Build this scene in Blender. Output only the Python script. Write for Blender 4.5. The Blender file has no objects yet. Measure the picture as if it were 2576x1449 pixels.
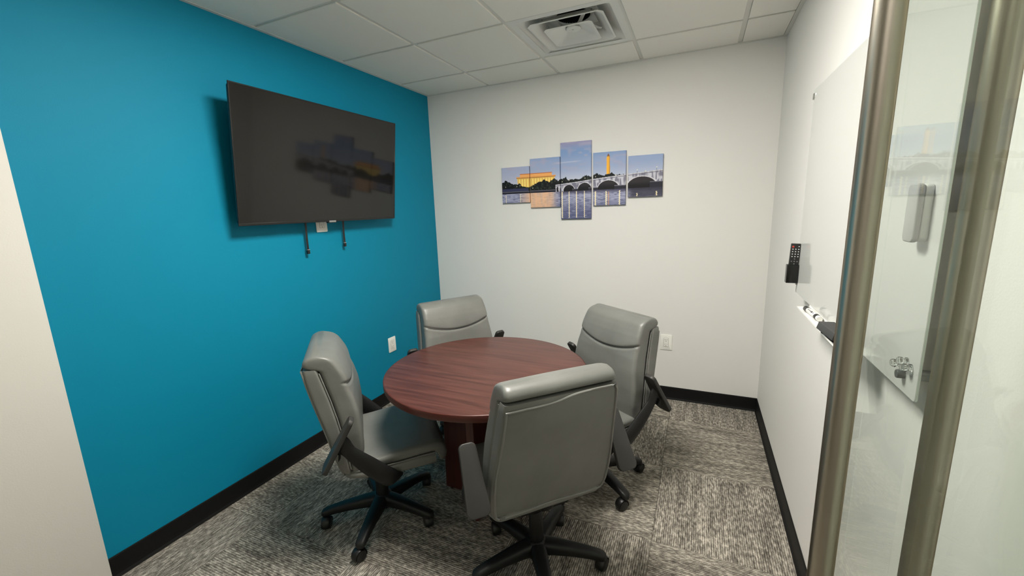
import bpy, bmesh, math, random
import numpy as np
from mathutils import Vector, Matrix
random.seed(7)
scene = bpy.context.scene
col = scene.collection

# ------------------------------------------------------------------ camera
cam_d = bpy.data.cameras.new('camera'); cam = bpy.data.objects.new('camera', cam_d); col.objects.link(cam)
cam_d.sensor_fit = 'HORIZONTAL'; cam_d.sensor_width = 36.0; cam_d.lens = 1044.02 * 36.0 / 2576.0
cam_d.clip_start = 0.02; cam_d.clip_end = 50
RT = Vector((0.913399, 0.405735, -0.032881)); DN = Vector((0.046488, -0.184219, -0.981785)); FW = Vector((-0.404402, 0.895233, -0.187127))
M = Matrix((RT, -DN, -FW)).transposed().to_4x4(); M.translation = Vector((2.25556, -0.22076, 1.52474))
cam.matrix_world = M
scene.camera = cam

# ------------------------------------------------------------------ world and exposure
world = bpy.data.worlds.new('world'); scene.world = world; world.use_nodes = True
world.node_tree.nodes['Background'].inputs[0].default_value = (0.8, 0.82, 0.8, 1)
world.node_tree.nodes['Background'].inputs[1].default_value = 0.05
vs = scene.view_settings
vs.view_transform = 'Standard'; vs.look = 'None'; vs.gamma = 1.0; vs.use_curve_mapping = False; vs.exposure = 0.0
LIGHT_ROOM = 64.0        # radiance of the ceiling troffer in the room
LIGHT_HALL_FILL = 4.0         # radiance of the fill panel added in the unseen corridor

# ------------------------------------------------------------------ dimensions (metres)
W, D, H = 2.7045, 3.084, 2.5355
YF = -0.34               # inner face of the front wall (the camera stands in its doorway)
T = 0.6096
XA = 0.6144              # first ceiling grid line from the teal wall
YG = D - 0.3947          # first ceiling cross line from the back wall

# ------------------------------------------------------------------ materials
def mat(name, color, rough=0.5, metal=0.0, spec=0.5, coat=0.0):
    m = bpy.data.materials.new(name); m.use_nodes = True
    b = m.node_tree.nodes['Principled BSDF']
    b.inputs['Base Color'].default_value = (*color, 1); b.inputs['Roughness'].default_value = rough
    b.inputs['Metallic'].default_value = metal; b.inputs['Specular IOR Level'].default_value = spec
    b.inputs['Coat Weight'].default_value = coat
    return m
def nd(m, t, **kw):
    n = m.node_tree.nodes.new(t)
    for k, v in kw.items(): setattr(n, k, v)
    return n
def ln(m, a, b): m.node_tree.links.new(a, b)
def bsdf(m): return m.node_tree.nodes['Principled BSDF']
def noise_bump(m, scale, strength, dist=0.001, coord='Object', detail=3):
    tc = nd(m, 'ShaderNodeTexCoord'); n = nd(m, 'ShaderNodeTexNoise'); bp = nd(m, 'ShaderNodeBump')
    n.inputs['Scale'].default_value = scale; n.inputs['Detail'].default_value = detail
    bp.inputs['Strength'].default_value = strength; bp.inputs['Distance'].default_value = dist
    ln(m, tc.outputs[coord], n.inputs['Vector']); ln(m, n.outputs['Fac'], bp.inputs['Height']); ln(m, bp.outputs['Normal'], bsdf(m).inputs['Normal'])
    return n
def noise_color(m, scale, c1, c2, coord='Object', stretch=(1, 1, 1), detail=4, lo=0.35, hi=0.65):
    tc = nd(m, 'ShaderNodeTexCoord'); mp = nd(m, 'ShaderNodeMapping'); n = nd(m, 'ShaderNodeTexNoise'); r = nd(m, 'ShaderNodeValToRGB')
    mp.inputs['Scale'].default_value = stretch
    n.inputs['Scale'].default_value = scale; n.inputs['Detail'].default_value = detail
    r.color_ramp.elements[0].position = lo; r.color_ramp.elements[1].position = hi
    r.color_ramp.elements[0].color = (*c1, 1); r.color_ramp.elements[1].color = (*c2, 1)
    ln(m, tc.outputs[coord], mp.inputs['Vector']); ln(m, mp.outputs['Vector'], n.inputs['Vector'])
    ln(m, n.outputs['Fac'], r.inputs['Fac']); ln(m, r.outputs['Color'], bsdf(m).inputs['Base Color'])
    return r

def paint(name, c):
    m = mat(name, c, 0.6, spec=0.22); noise_bump(m, 220, 0.22, 0.0012); return m
M_WHITE = paint('wall_paint_pale_grey', (0.83, 0.81, 0.775))
M_PIER = paint('wall_paint_warm_white', (0.72, 0.69, 0.64))
M_TEAL = paint('wall_paint_teal', (0.0002, 0.232, 0.372))
M_BASE = mat('baseboard_black_rubber', (0.005, 0.005, 0.005), 0.55, spec=0.25)
noise_bump(M_BASE, 90, 0.05)

# carpet: loop pile in streaks along local Y of each tile
def carpet():
    m = mat('carpet_loop_grey', (0.2, 0.19, 0.17), 0.95, spec=0.1)
    tc = nd(m, 'ShaderNodeTexCoord'); oi = nd(m, 'ShaderNodeObjectInfo')
    off = nd(m, 'ShaderNodeVectorMath', operation='MULTIPLY'); off.inputs[1].default_value = (40, 40, 40)
    add = nd(m, 'ShaderNodeVectorMath', operation='ADD')
    ln(m, oi.outputs['Random'], off.inputs[0]); ln(m, tc.outputs['Object'], add.inputs[0]); ln(m, off.outputs[0], add.inputs[1])
    def stretched(sx, sy, detail):
        mp = nd(m, 'ShaderNodeMapping'); mp.inputs['Scale'].default_value = (sx, sy, 1); n = nd(m, 'ShaderNodeTexNoise')
        n.inputs['Scale'].default_value = 1; n.inputs['Detail'].default_value = detail
        ln(m, add.outputs[0], mp.inputs['Vector']); ln(m, mp.outputs['Vector'], n.inputs['Vector']); return n.outputs['Fac']
    a = stretched(115, 38, 2); b = stretched(26, 3.0, 3); c = stretched(420, 260, 1)
    def mul(x, k):
        q = nd(m, 'ShaderNodeMath', operation='MULTIPLY'); ln(m, x, q.inputs[0]); q.inputs[1].default_value = k; return q.outputs[0]
    def plus(x, y):
        q = nd(m, 'ShaderNodeMath', operation='ADD'); ln(m, x, q.inputs[0]); ln(m, y, q.inputs[1]); return q.outputs[0]
    f = plus(plus(mul(a, 0.50), mul(b, 0.26)), mul(c, 0.24))
    # rows of loops 5.5 mm apart
    sx = nd(m, 'ShaderNodeSeparateXYZ'); ln(m, tc.outputs['Object'], sx.inputs[0])
    s = nd(m, 'ShaderNodeMath', operation='SINE'); ln(m, mul(sx.outputs['X'], 2 * math.pi / 0.0092), s.inputs[0])
    f2 = plus(f, mul(s.outputs[0], 0.055))
    r = nd(m, 'ShaderNodeValToRGB'); e = r.color_ramp.elements
    e[0].position = 0.34; e[0].color = (0.060, 0.053, 0.044, 1); e[1].position = 0.66; e[1].color = (0.66, 0.60, 0.51, 1)
    k = r.color_ramp.elements.new(0.50); k.color = (0.235, 0.212, 0.180, 1)
    ln(m, f2, r.inputs['Fac']); ln(m, r.outputs['Color'], bsdf(m).inputs['Base Color'])
    bp = nd(m, 'ShaderNodeBump'); bp.inputs['Strength'].default_value = 0.6; bp.inputs['Distance'].default_value = 0.003
    ln(m, plus(mul(s.outputs[0], 0.4), a), bp.inputs['Height']); ln(m, bp.outputs['Normal'], bsdf(m).inputs['Normal'])
    return m
M_CARPET = carpet()
M_SUB = mat('carpet_backing', (0.03, 0.03, 0.03), 0.9)

M_CTILE = mat('ceiling_tile_mineral_fibre', (0.92, 0.90, 0.83), 0.9, spec=0.1); noise_bump(M_CTILE, 350, 0.35, 0.001, detail=5)
M_TBAR = mat('ceiling_grid_white_steel', (0.74, 0.73, 0.68), 0.45)
noise_bump(M_TBAR, 60, 0.02)
M_DIFF = mat('air_diffuser_white_enamel', (0.78, 0.78, 0.74), 0.4); noise_bump(M_DIFF, 40, 0.02)
M_DUCT = mat('duct_dark_inside', (0.012, 0.012, 0.014), 0.8); noise_bump(M_DUCT, 40, 0.1)
M_SCREW = mat('screw_grey_metal', (0.3, 0.3, 0.29), 0.4, 0.8); noise_bump(M_SCREW, 300, 0.05)

def leather():
    m = mat('leather_grey', (0.19, 0.19, 0.175), 0.40, spec=0.5)
    noise_color(m, 5, (0.150, 0.151, 0.138), (0.178, 0.178, 0.164))
    tc = nd(m, 'ShaderNodeTexCoord'); v = nd(m, 'ShaderNodeTexVoronoi'); v.inputs['Scale'].default_value = 420
    n = nd(m, 'ShaderNodeTexNoise'); n.inputs['Scale'].default_value = 14; n.inputs['Detail'].default_value = 2
    b1 = nd(m, 'ShaderNodeBump'); b1.inputs['Strength'].default_value = 0.10; b1.inputs['Distance'].default_value = 0.0006
    b2 = nd(m, 'ShaderNodeBump'); b2.inputs['Strength'].default_value = 0.25; b2.inputs['Distance'].default_value = 0.006
    ln(m, tc.outputs['Object'], v.inputs['Vector']); ln(m, tc.outputs['Object'], n.inputs['Vector'])
    ln(m, n.outputs['Fac'], b2.inputs['Height']); ln(m, v.outputs['Distance'], b1.inputs['Height'])
    ln(m, b2.outputs['Normal'], b1.inputs['Normal']); ln(m, b1.outputs['Normal'], bsdf(m).inputs['Normal'])
    return m
M_LEATHER = leather()
M_PIPING = mat('leather_piping_grey', (0.20, 0.20, 0.185), 0.38); noise_bump(M_PIPING, 400, 0.05)
M_SEAM = mat('seam_dark_thread', (0.05, 0.05, 0.047), 0.7); noise_bump(M_SEAM, 400, 0.1)
M_PLASTIC = mat('black_nylon_plastic', (0.009, 0.009, 0.009), 0.45, spec=0.35); noise_bump(M_PLASTIC, 500, 0.12, 0.0005)
M_PADTOP = mat('black_polyurethane_arm_pad', (0.030, 0.028, 0.025), 0.5); noise_bump(M_PADTOP, 600, 0.15, 0.0005)
M_CASTER = mat('black_caster_nylon', (0.007, 0.007, 0.007), 0.4); noise_bump(M_CASTER, 200, 0.05)

def mahogany():
    m = mat('mahogany_laminate', (0.10, 0.028, 0.02), 0.30, spec=0.5)
    r = noise_color(m, 1.0, (0.050, 0.015, 0.011), (0.116, 0.039, 0.028), stretch=(3.5, 60, 60), detail=6, lo=0.3, hi=0.72)
    return m
M_WOOD = mahogany()
M_EDGE = mat('mahogany_edge_band', (0.085, 0.020, 0.014), 0.32); noise_bump(M_EDGE, 80, 0.03)
M_WOODV = mat('mahogany_panel_laminate', (0.1, 0.028, 0.02), 0.35)
noise_color(M_WOODV, 1.0, (0.060, 0.014, 0.010), (0.105, 0.028, 0.020), stretch=(50, 50, 4), detail=6, lo=0.3, hi=0.72)

M_SCREEN = mat('tv_screen_black_glass', (0.009, 0.0085, 0.0075), 0.075, spec=0.5); 
noise_bump(M_SCREEN, 900, 0.01, 0.0002)
M_TVBODY = mat('tv_black_plastic', (0.008, 0.008, 0.008), 0.4); noise_bump(M_TVBODY, 300, 0.05)
M_SILVER = mat('silver_badge', (0.5, 0.5, 0.5), 0.35, 0.9); noise_bump(M_SILVER, 200, 0.02)
M_OUTLET = mat('outlet_white_plastic', (0.92, 0.90, 0.84), 0.35); noise_bump(M_OUTLET, 200, 0.02)
M_SLOT = mat('outlet_slot_dark', (0.05, 0.048, 0.045), 0.6); noise_bump(M_SLOT, 200, 0.02)
M_GAP = mat('outlet_gap_grey', (0.15, 0.145, 0.13), 0.6); noise_bump(M_GAP, 200, 0.02)
M_STEEL = mat('brushed_stainless_steel', (0.52, 0.465, 0.39), 0.33, 1.0)
def brushed(m):
    tc = nd(m, 'ShaderNodeTexCoord'); mp = nd(m, 'ShaderNodeMapping'); n = nd(m, 'ShaderNodeTexNoise'); bp = nd(m, 'ShaderNodeBump')
    mp.inputs['Scale'].default_value = (60, 60, 1500); n.inputs['Scale'].default_value = 1
    bp.inputs['Strength'].default_value = 0.10; bp.inputs['Distance'].default_value = 0.0004
    ln(m, tc.outputs['Object'], mp.inputs['Vector']); ln(m, mp.outputs['Vector'], n.inputs['Vector']); ln(m, n.outputs['Fac'], bp.inputs['Height']); ln(m, bp.outputs['Normal'], bsdf(m).inputs['Normal'])
brushed(M_STEEL); bsdf(M_STEEL).inputs['Specular Tint'].default_value = (0.22, 0.18, 0.14, 1)
M_CHROME = mat('chrome_clip', (0.7, 0.7, 0.7), 0.15, 1.0); noise_bump(M_CHROME, 100, 0.01)
M_BOARD = mat('white_back_painted_glass', (0.60, 0.60, 0.575), 0.08, spec=0.5); noise_bump(M_BOARD, 30, 0.004)
M_BOARDEDGE = mat('glass_edge_pale_green', (0.62, 0.70, 0.64), 0.2); noise_bump(M_BOARDEDGE, 30, 0.01)
M_LOGO = mat('logo_grey_ink', (0.12, 0.12, 0.12), 0.5); noise_bump(M_LOGO, 300, 0.02)
M_TRAY = mat('tray_white_enamel', (0.80, 0.79, 0.75), 0.35); noise_bump(M_TRAY, 100, 0.02)
M_FELT = mat('eraser_dark_grey_felt', (0.045, 0.045, 0.045), 0.85); noise_bump(M_FELT, 600, 0.3)
M_FELT2 = mat('eraser_charcoal_foam', (0.02, 0.02, 0.02), 0.9); noise_bump(M_FELT2, 600, 0.3)
M_MARKW = mat('marker_white_barrel', (0.82, 0.81, 0.78), 0.35); noise_bump(M_MARKW, 200, 0.02)
M_MARKB = mat('marker_black_cap', (0.012, 0.012, 0.012), 0.35); noise_bump(M_MARKB, 200, 0.02)
M_HOLDER = mat('holder_gloss_black', (0.005, 0.005, 0.005), 0.22); noise_bump(M_HOLDER, 60, 0.02)
M_REMOTE = mat('remote_black_plastic', (0.012, 0.012, 0.012), 0.45); noise_bump(M_REMOTE, 300, 0.05)
M_BTN = mat('remote_button_grey', (0.16, 0.16, 0.16), 0.5); noise_bump(M_BTN, 300, 0.02)
M_BTNW = mat('remote_button_white', (0.75, 0.75, 0.75), 0.5); noise_bump(M_BTNW, 300, 0.02)
M_BTNR = mat('remote_button_red', (0.62, 0.05, 0.03), 0.45); noise_bump(M_BTNR, 300, 0.02)
M_ERGREY = mat('eraser_grey_felt_face', (0.36, 0.36, 0.345), 0.7); noise_bump(M_ERGREY, 300, 0.1)
M_ERWHITE = mat('eraser_white_shell', (0.72, 0.72, 0.69), 0.4); noise_bump(M_ERWHITE, 100, 0.02)
M_MAGD = mat('magnet_dark_steel', (0.10, 0.11, 0.11), 0.35, 0.6); noise_bump(M_MAGD, 100, 0.02)
M_CLEAR = mat('clear_acrylic', (0.95, 0.97, 0.96), 0.05, spec=0.5); bsdf(M_CLEAR).inputs['Transmission Weight'].default_value = 1.0; noise_bump(M_CLEAR, 40, 0.01)

def glass_arch():
    m = bpy.data.materials.new('door_glass_green_tint'); m.use_nodes = True; nt = m.node_tree
    for n in list(nt.nodes): nt.nodes.remove(n)
    out = nt.nodes.new('ShaderNodeOutputMaterial'); mix = nt.nodes.new('ShaderNodeMixShader'); tr = nt.nodes.new('ShaderNodeBsdfTransparent'); gl = nt.nodes.new('ShaderNodeBsdfGlossy')
    lw = nt.nodes.new('ShaderNodeLayerWeight'); lw.inputs['Blend'].default_value = 0.5
    p = nt.nodes.new('ShaderNodeMath'); p.operation = 'POWER'; p.inputs[1].default_value = 5
    q = nt.nodes.new('ShaderNodeMath'); q.operation = 'MULTIPLY_ADD'; q.inputs[1].default_value = 0.95; q.inputs[2].default_value = 0.045
    tr.inputs[0].default_value = (0.925, 0.955, 0.925, 1); gl.inputs['Roughness'].default_value = 0.02
    nt.links.new(lw.outputs['Facing'], p.inputs[0]); nt.links.new(p.outputs[0], q.inputs[0]); nt.links.new(q.outputs[0], mix.inputs[0])
    nt.links.new(tr.outputs[0], mix.inputs[1]); nt.links.new(gl.outputs[0], mix.inputs[2]); nt.links.new(mix.outputs[0], out.inputs[0])
    return m
M_GLASS = glass_arch()
M_GEDGE = mat('glass_polished_edge', (0.55, 0.68, 0.62), 0.15); noise_bump(M_GEDGE, 30, 0.01)
def emit(name, c, s):
    m = bpy.data.materials.new(name); m.use_nodes = True; b = bsdf(m)
    b.inputs['Base Color'].default_value = (0.8, 0.8, 0.8, 1); b.inputs['Emission Color'].default_value = (*c, 1); b.inputs['Emission Strength'].default_value = s
    return m
M_LENS = emit('led_lens_room', (1.0, 0.975, 0.90), LIGHT_ROOM)
M_FILL_LENS = emit('corridor_fill_lens', (1.0, 0.965, 0.89), LIGHT_HALL_FILL)

# ------------------------------------------------------------------ mesh helpers
def new_obj(name, me, m=None, parent=None, smooth=None):
    o = bpy.data.objects.new(name, me); col.objects.link(o)
    if m is not None and len(me.materials) == 0: me.materials.append(m)
    if parent is not None: o.parent = parent
    if smooth is not None: shade(me, smooth)
    return o
def shade(me, ang):
    me.polygons.foreach_set('use_smooth', [True] * len(me.polygons))
    if ang < 179: me.set_sharp_from_angle(angle=math.radians(ang))
def tag(o, label=None, cat=None, group=None, kind=None):
    if label: o['label'] = label
    if cat: o['category'] = cat
    if group: o['group'] = group
    if kind: o['kind'] = kind
    return o
def empty(name, loc=(0, 0, 0), rz=0.0):
    o = bpy.data.objects.new(name, None); col.objects.link(o); o.location = loc; o.rotation_euler = (0, 0, rz); o.empty_display_size = 0.1
    return o
def me_from(name, verts, faces):
    me = bpy.data.meshes.new(name); me.from_pydata([tuple(v) for v in verts], [], faces); me.validate(); me.update()
    bm = bmesh.new(); bm.from_mesh(me); bmesh.ops.recalc_face_normals(bm, faces=bm.faces); bm.to_mesh(me); bm.free()
    return me
def box_bm(x0, x1, y0, y1, z0, z1, bev=0.0, seg=2):
    bm = bmesh.new(); bmesh.ops.create_cube(bm, size=1.0)
    for v in bm.verts:
        v.co = Vector(((x0 + x1) / 2 + v.co.x * (x1 - x0), (y0 + y1) / 2 + v.co.y * (y1 - y0), (z0 + z1) / 2 + v.co.z * (z1 - z0)))
    if bev > 0: bmesh.ops.bevel(bm, geom=list(bm.edges), offset=bev, segments=seg, profile=0.5, affect='EDGES')
    return bm
def box_me(name, *a, **k):
    bm = box_bm(*a, **k); me = bpy.data.meshes.new(name); bm.to_mesh(me); bm.free(); return me
def box(name, x0, x1, y0, y1, z0, z1, m, parent=None, bev=0.0, seg=2):
    return new_obj(name, box_me(name, x0, x1, y0, y1, z0, z1, bev=bev, seg=seg), m, parent, 35 if bev > 0 else None)
def prism_me(name, poly, z0, z1, bev=0.0, seg=2):
    """poly: list of (x, y); extruded along z"""
    bm = bmesh.new(); vs_ = [bm.verts.new((p[0], p[1], z0)) for p in poly]; f = bm.faces.new(vs_)
    r = bmesh.ops.extrude_face_region(bm, geom=[f])
    for v in [g for g in r['geom'] if isinstance(g, bmesh.types.BMVert)]: v.co.z = z1
    bmesh.ops.recalc_face_normals(bm, faces=bm.faces)
    if bev > 0: bmesh.ops.bevel(bm, geom=list(bm.edges), offset=bev, segments=seg, profile=0.5, affect='EDGES')
    me = bpy.data.meshes.new(name); bm.to_mesh(me); bm.free(); return me
def rrect(w, h, r, n=5, cx=0, cy=0):
    pts = []
    for sx, sy, a0 in ((1, 1, 0), (-1, 1, 90), (-1, -1, 180), (1, -1, 270)):
        for i in range(n + 1):
            a = math.radians(a0 + 90 * i / n)
            pts.append((cx + sx * (w / 2 - r) + r * math.cos(a), cy + sy * (h / 2 - r) + r * math.sin(a)))
    return pts
def lathe_me(name, prof, n=24, cap=True):
    """prof: list of (r, z)"""
    v, f = [], []
    for r, z in prof:
        for i in range(n):
            a = 2 * math.pi * i / n; v.append((r * math.cos(a), r * math.sin(a), z))
    for k in range(len(prof) - 1):
        for i in range(n):
            j = (i + 1) % n; f.append((k * n + i, k * n + j, (k + 1) * n + j, (k + 1) * n + i))
    if cap: f.append(tuple(range(n))); f.append(tuple((len(prof) - 1) * n + i for i in range(n)))
    return me_from(name, v, f)
def sweep_me(name, pts, rad, n=10, flat=1.0, up=(0, 0, 1), closed=False):
    """tube along pts; rad number or list; flat scales the section along the 'up' side"""
    pts = [Vector(p) for p in pts]; N = len(pts); rad = rad if isinstance(rad, (list, tuple)) else [rad] * N
    v, f = [], []; upv = Vector(up)
    for i, p in enumerate(pts):
        if closed: t = pts[(i + 1) % N] - pts[i - 1]
        else: t = pts[min(i + 1, N - 1)] - pts[max(i - 1, 0)]
        t.normalize(); a = t.cross(upv)
        if a.length < 1e-4: a = t.cross(Vector((1, 0, 0)))
        a.normalize(); b = a.cross(t).normalized()
        for k in range(n):
            q = 2 * math.pi * k / n; v.append(p + a * (rad[i] * math.cos(q)) + b * (rad[i] * flat * math.sin(q)))
    for i in range(N if closed else N - 1):
        for k in range(n):
            j = (k + 1) % n; i2 = (i + 1) % N; f.append((i * n + k, i * n + j, i2 * n + j, i2 * n + k))
    if not closed: f.append(tuple(range(n))); f.append(tuple((N - 1) * n + k for k in range(n)))
    return me_from(name, v, f)
def merge_me(name, bms):
    out = bmesh.new()
    for b in bms:
        tmp = bpy.data.meshes.new('tmp'); b.to_mesh(tmp); b.free(); out.from_mesh(tmp); bpy.data.meshes.remove(tmp)
    me = bpy.data.meshes.new(name); out.to_mesh(me); out.free(); return me
def catmull(P, n):
    P = [np.array(p, float) for p in P]; out = []
    for i in range(len(P) - 1):
        p0, p1, p2, p3 = P[max(i - 1, 0)], P[i], P[i + 1], P[min(i + 2, len(P) - 1)]
        for k in range(n):
            t = k / n
            out.append(0.5 * ((2 * p1) + (-p0 + p2) * t + (2 * p0 - 5 * p1 + 4 * p2 - p3) * t * t + (-p0 + 3 * p1 - 3 * p2 + p3) * t ** 3))
    out.append(P[-1]); return out

# ------------------------------------------------------------------ the setting
def struct(o): return tag(o, kind='structure')
# floor with carpet tiles laid quarter-turn
floor = struct(box('floor', -0.13, W + 0.13, -2.3, D + 0.13, -0.06, -0.008, M_SUB))
XT, YT = 2.122, 1.545
tx, ty = 0.6096, 0.600
tile_me = {}
for i in range(-4, 2):
    for j in range(-4, 3):
        x0 = max(XT + i * tx, 0.0); x1 = min(XT + (i + 1) * tx, W); y0 = max(YT + j * ty, YF - 0.6); y1 = min(YT + (j + 1) * ty, D)
        if x1 - x0 < 0.02 or y1 - y0 < 0.02: continue
        turn = (i + j) % 2 == 1          # streaks along world X
        w, h = (x1 - x0, y1 - y0) if not turn else (y1 - y0, x1 - x0)
        key = (round(w, 3), round(h, 3))
        if key not in tile_me:
            g = 0.0006
            tile_me[key] = box_me('carpet_tile', -w / 2 + g, w / 2 - g, -h / 2 + g, h / 2 - g, -0.008, 0.0, bev=0.0012, seg=1); tile_me[key].materials.append(M_CARPET)
        o = new_obj('carpet_tile', tile_me[key], None, floor); o.location = ((x0 + x1) / 2, (y0 + y1) / 2, 0.0)
        o.rotation_euler = (0, 0, math.pi / 2 if turn else 0)
hallfloor = struct(box('floor_corridor', -1.2, 4.2, -2.2, YF - 0.60, -0.02, -0.001, M_CARPET))

# walls
struct(box('wall_left', -0.12, 0.0, YF - 0.12, D + 0.12, -0.01, H + 0.25, M_TEAL))
struct(box('wall_back', 0.0, W, D, D + 0.12, -0.01, H + 0.25, M_WHITE))
struct(box('wall_right', W, W + 0.12, YF - 0.12, D + 0.12, -0.01, H + 0.25, M_WHITE))
struct(box('wall_pier', 0.0, 0.127, YF, 0.42, -0.005, H - 0.001, M_PIER, bev=0.002))
# front wall around the doorway the camera stands in
DX0, DX1, DZ = 1.50, 2.585, 2.30
struct(box('wall_front', 0.0, 0.20, YF - 0.12, YF, -0.005, H + 0.02, M_WHITE))
struct(box('wall_front_transom', 0.20, DX0, YF - 0.12, YF, DZ, H + 0.02, M_WHITE))
# unseen glass sidelight added to let corridor fill light into the room
sl = struct(empty('added_window_1', (0.85, YF - 0.06, 0))); sl['label'] = 'added glass sidelight letting corridor fill light into the meeting room'
box('added_sidelight_pane', -0.645, 0.645, -0.006, 0.006, 0.045, DZ - 0.045, M_GLASS, sl)
for a_ in ((-0.65, 0.65, 0.0, 0.045), (-0.65, 0.65, DZ - 0.045, DZ - 0.001)): box('added_sidelight_rail', a_[0], a_[1], -0.025, 0.025, a_[2], a_[3], M_STEEL, sl, bev=0.002)
struct(box('wall_front_jamb', DX1, W, YF - 0.12, YF, -0.005, H + 0.02, M_WHITE))
struct(box('wall_front_header', DX0, DX1, YF - 0.12, YF, DZ, H + 0.02, M_WHITE))
# corridor outside the room
struct(box('wall_corridor', -1.2, 4.2, -2.32, -2.2, -0.02, 2.8, M_PIER))
struct(box('wall_corridor_end', -1.32, -1.2, -2.32, YF - 0.0, -0.02, 2.8, M_PIER))
struct(box('wall_corridor_far', 4.2, 4.32, -2.32, YF - 0.0, -0.02, 2.8, M_PIER))
struct(box('wall_corridor_side', -1.2, -0.12, YF - 0.12, YF, -0.02, 2.8, M_PIER))
struct(box('wall_corridor_front', W + 0.12, 4.2, YF - 0.12, YF, -0.02, 2.8, M_PIER))
struct(box('ceiling_corridor', -1.2, 4.2, -2.2, YF - 0.12, 2.55, 2.6, M_CTILE))

def baseboard(name, a, b, nrm):
    """cove base: vertical strip with a small toe; a-b along the wall, nrm into the room"""
    a = Vector(a); b = Vector(b); n = Vector(nrm)
    prof = [(0, 0), (0.012, 0.0), (0.0105, 0.004), (0.006, 0.014), (0.0045, 0.03), (0.0045, 0.097), (0.003, 0.101), (0, 0.102)]
    v = [p + n * d + Vector((0, 0, z)) for p in (a, b) for d, z in prof]; k = len(prof)
    f = [(i, i + 1, k + i + 1, k + i) for i in range(k - 1)] + [tuple(range(k)), tuple(range(k, 2 * k)), (0, k - 1, 2 * k - 1, k)]
    return struct(new_obj(name, me_from(name, v, f), M_BASE))
baseboard('baseboard_left', (0.0005, 0.425, 0), (0.0005, D - 0.001, 0), (1, 0, 0))
baseboard('baseboard_back', (0.001, D - 0.0005, 0), (W - 0.001, D - 0.0005, 0), (0, -1, 0))
baseboard('baseboard_right', (W - 0.0005, YF + 0.002, 0), (W - 0.0005, D - 0.001, 0), (-1, 0, 0))
baseboard('baseboard_pier', (0.1275, YF + 0.002, 0), (0.1275, 0.42, 0), (1, 0, 0))

# ceiling: plenum board, lay-in tiles, T-bars and wall angle
ceil = struct(box('ceiling', -0.12, W + 0.12, YF - 0.12, D + 0.12, H + 0.26, H + 0.30, M_CTILE))
xs = [0.0, XA, XA + T, XA + 2 * T, XA + 3 * T, W]
ys = [YF]
yy = []
y = YG
while y > YF + 0.05: yy.append(y); y -= T
ys = [YF] + yy[::-1] + [D]
LIGHT_CELL = (XA + T, XA + 2 * T, YG - 3 * T, YG - 2 * T)      # 2 x 2 ft troffer
DIFF_CELL = (XA + T, XA + 2 * T, YG - T, YG)
def inside(cx, cy, c): return c[0] < cx < c[1] and c[2] < cy < c[3]
for i in range(len(xs) - 1):
    for j in range(len(ys) - 1):
        cx, cy = (xs[i] + xs[i + 1]) / 2, (ys[j] + ys[j + 1]) / 2
        if inside(cx, cy, LIGHT_CELL) or inside(cx, cy, DIFF_CELL): continue
        gx0 = 0.013 if i > 0 else 0.0235; gx1 = 0.013 if i < len(xs) - 2 else 0.0235
        gy0 = 0.013 if j > 0 else 0.0235; gy1 = 0.013 if j < len(ys) - 2 else 0.0215
        zt = H - 0.006 + random.uniform(-0.0004, 0.0004)
        box('ceiling_tile', xs[i] + gx0, xs[i + 1] - gx1, ys[j] + gy0, ys[j + 1] - gy1, zt, zt + 0.016, M_CTILE, ceil, bev=0.0012, seg=1)
BW = 0.012
for k, x in enumerate(xs[1:-1]):
    runs = [(YF + 0.001, D - 0.001)]
    if LIGHT_CELL[0] + 0.1 < x < LIGHT_CELL[1] - 0.1: runs = [(YF + 0.001, LIGHT_CELL[2]), (LIGHT_CELL[3], D - 0.001)]
    for ya, yb in runs:
        box('grid_bar', x - BW, x + BW, ya, yb, H, H + 0.0045, M_TBAR, ceil, bev=0.0008, seg=1)
for yb in ys[1:-1]:
    for i in range(len(xs) - 1):
        cx = (xs[i] + xs[i + 1]) / 2
        a = xs[i] + (BW if i > 0 else 0.0); b = xs[i + 1] - (BW if i < len(xs) - 2 else 0.0)
        box('cross_bar', a, b, yb - BW, yb + BW, H + 0.0002, H + 0.0045, M_TBAR, ceil)
def angle(name, x0, x1, y0, y1): box(name, x0, x1, y0, y1, H - 0.0075, H + 0.0012, M_TBAR, ceil)
angle('wall_angle', 0.0005, 0.022, YF + .001, D - 0.001); angle('wall_angle', W - 0.022, W - 0.0005, YF + .001, D - 0.001)
angle('wall_angle', 0.022, W - 0.022, D - 0.020, D - 0.0005)

# ceiling troffers (just outside the picture; the corridor one is an added fill)
def troffer(cell, z, lens, label):
    x0, x1, y0, y1 = cell; t = empty('ceiling_light', ((x0 + x1) / 2, (y0 + y1) / 2, z))
    X, Y = (x1 - x0) / 2 - 0.004, (y1 - y0) / 2 - 0.004
    bms = [box_bm(-X, X, s * Y - (0.02 if s > 0 else 0), s * Y + (0 if s > 0 else 0.02), 0.0, 0.05) for s in (-1, 1)] + [box_bm(s * X - (0.02 if s > 0 else 0), s * X + (0 if s > 0 else 0.02), -Y + 0.02, Y - 0.02, 0.0, 0.05) for s in (-1, 1)]
    new_obj('light_frame', merge_me('light_frame', bms), M_TBAR, t)
    box('light_lens', -X + 0.03, X - 0.03, -Y + 0.03, Y - 0.03, -0.020, 0.02, lens, t, bev=0.008, seg=3)
    box('light_housing', -X, X, -Y, Y, 0.05, 0.07, M_TBAR, t)
    tag(t, label, 'ceiling light', 'recessed ceiling lights')
troffer(LIGHT_CELL, H + 0.0015, M_LENS, 'white recessed light panel in the meeting room ceiling grid')
troffer((1.3, 2.5, -1.75, -1.15), 2.475, M_FILL_LENS, 'added unseen fill light panel under the corridor ceiling')

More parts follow.
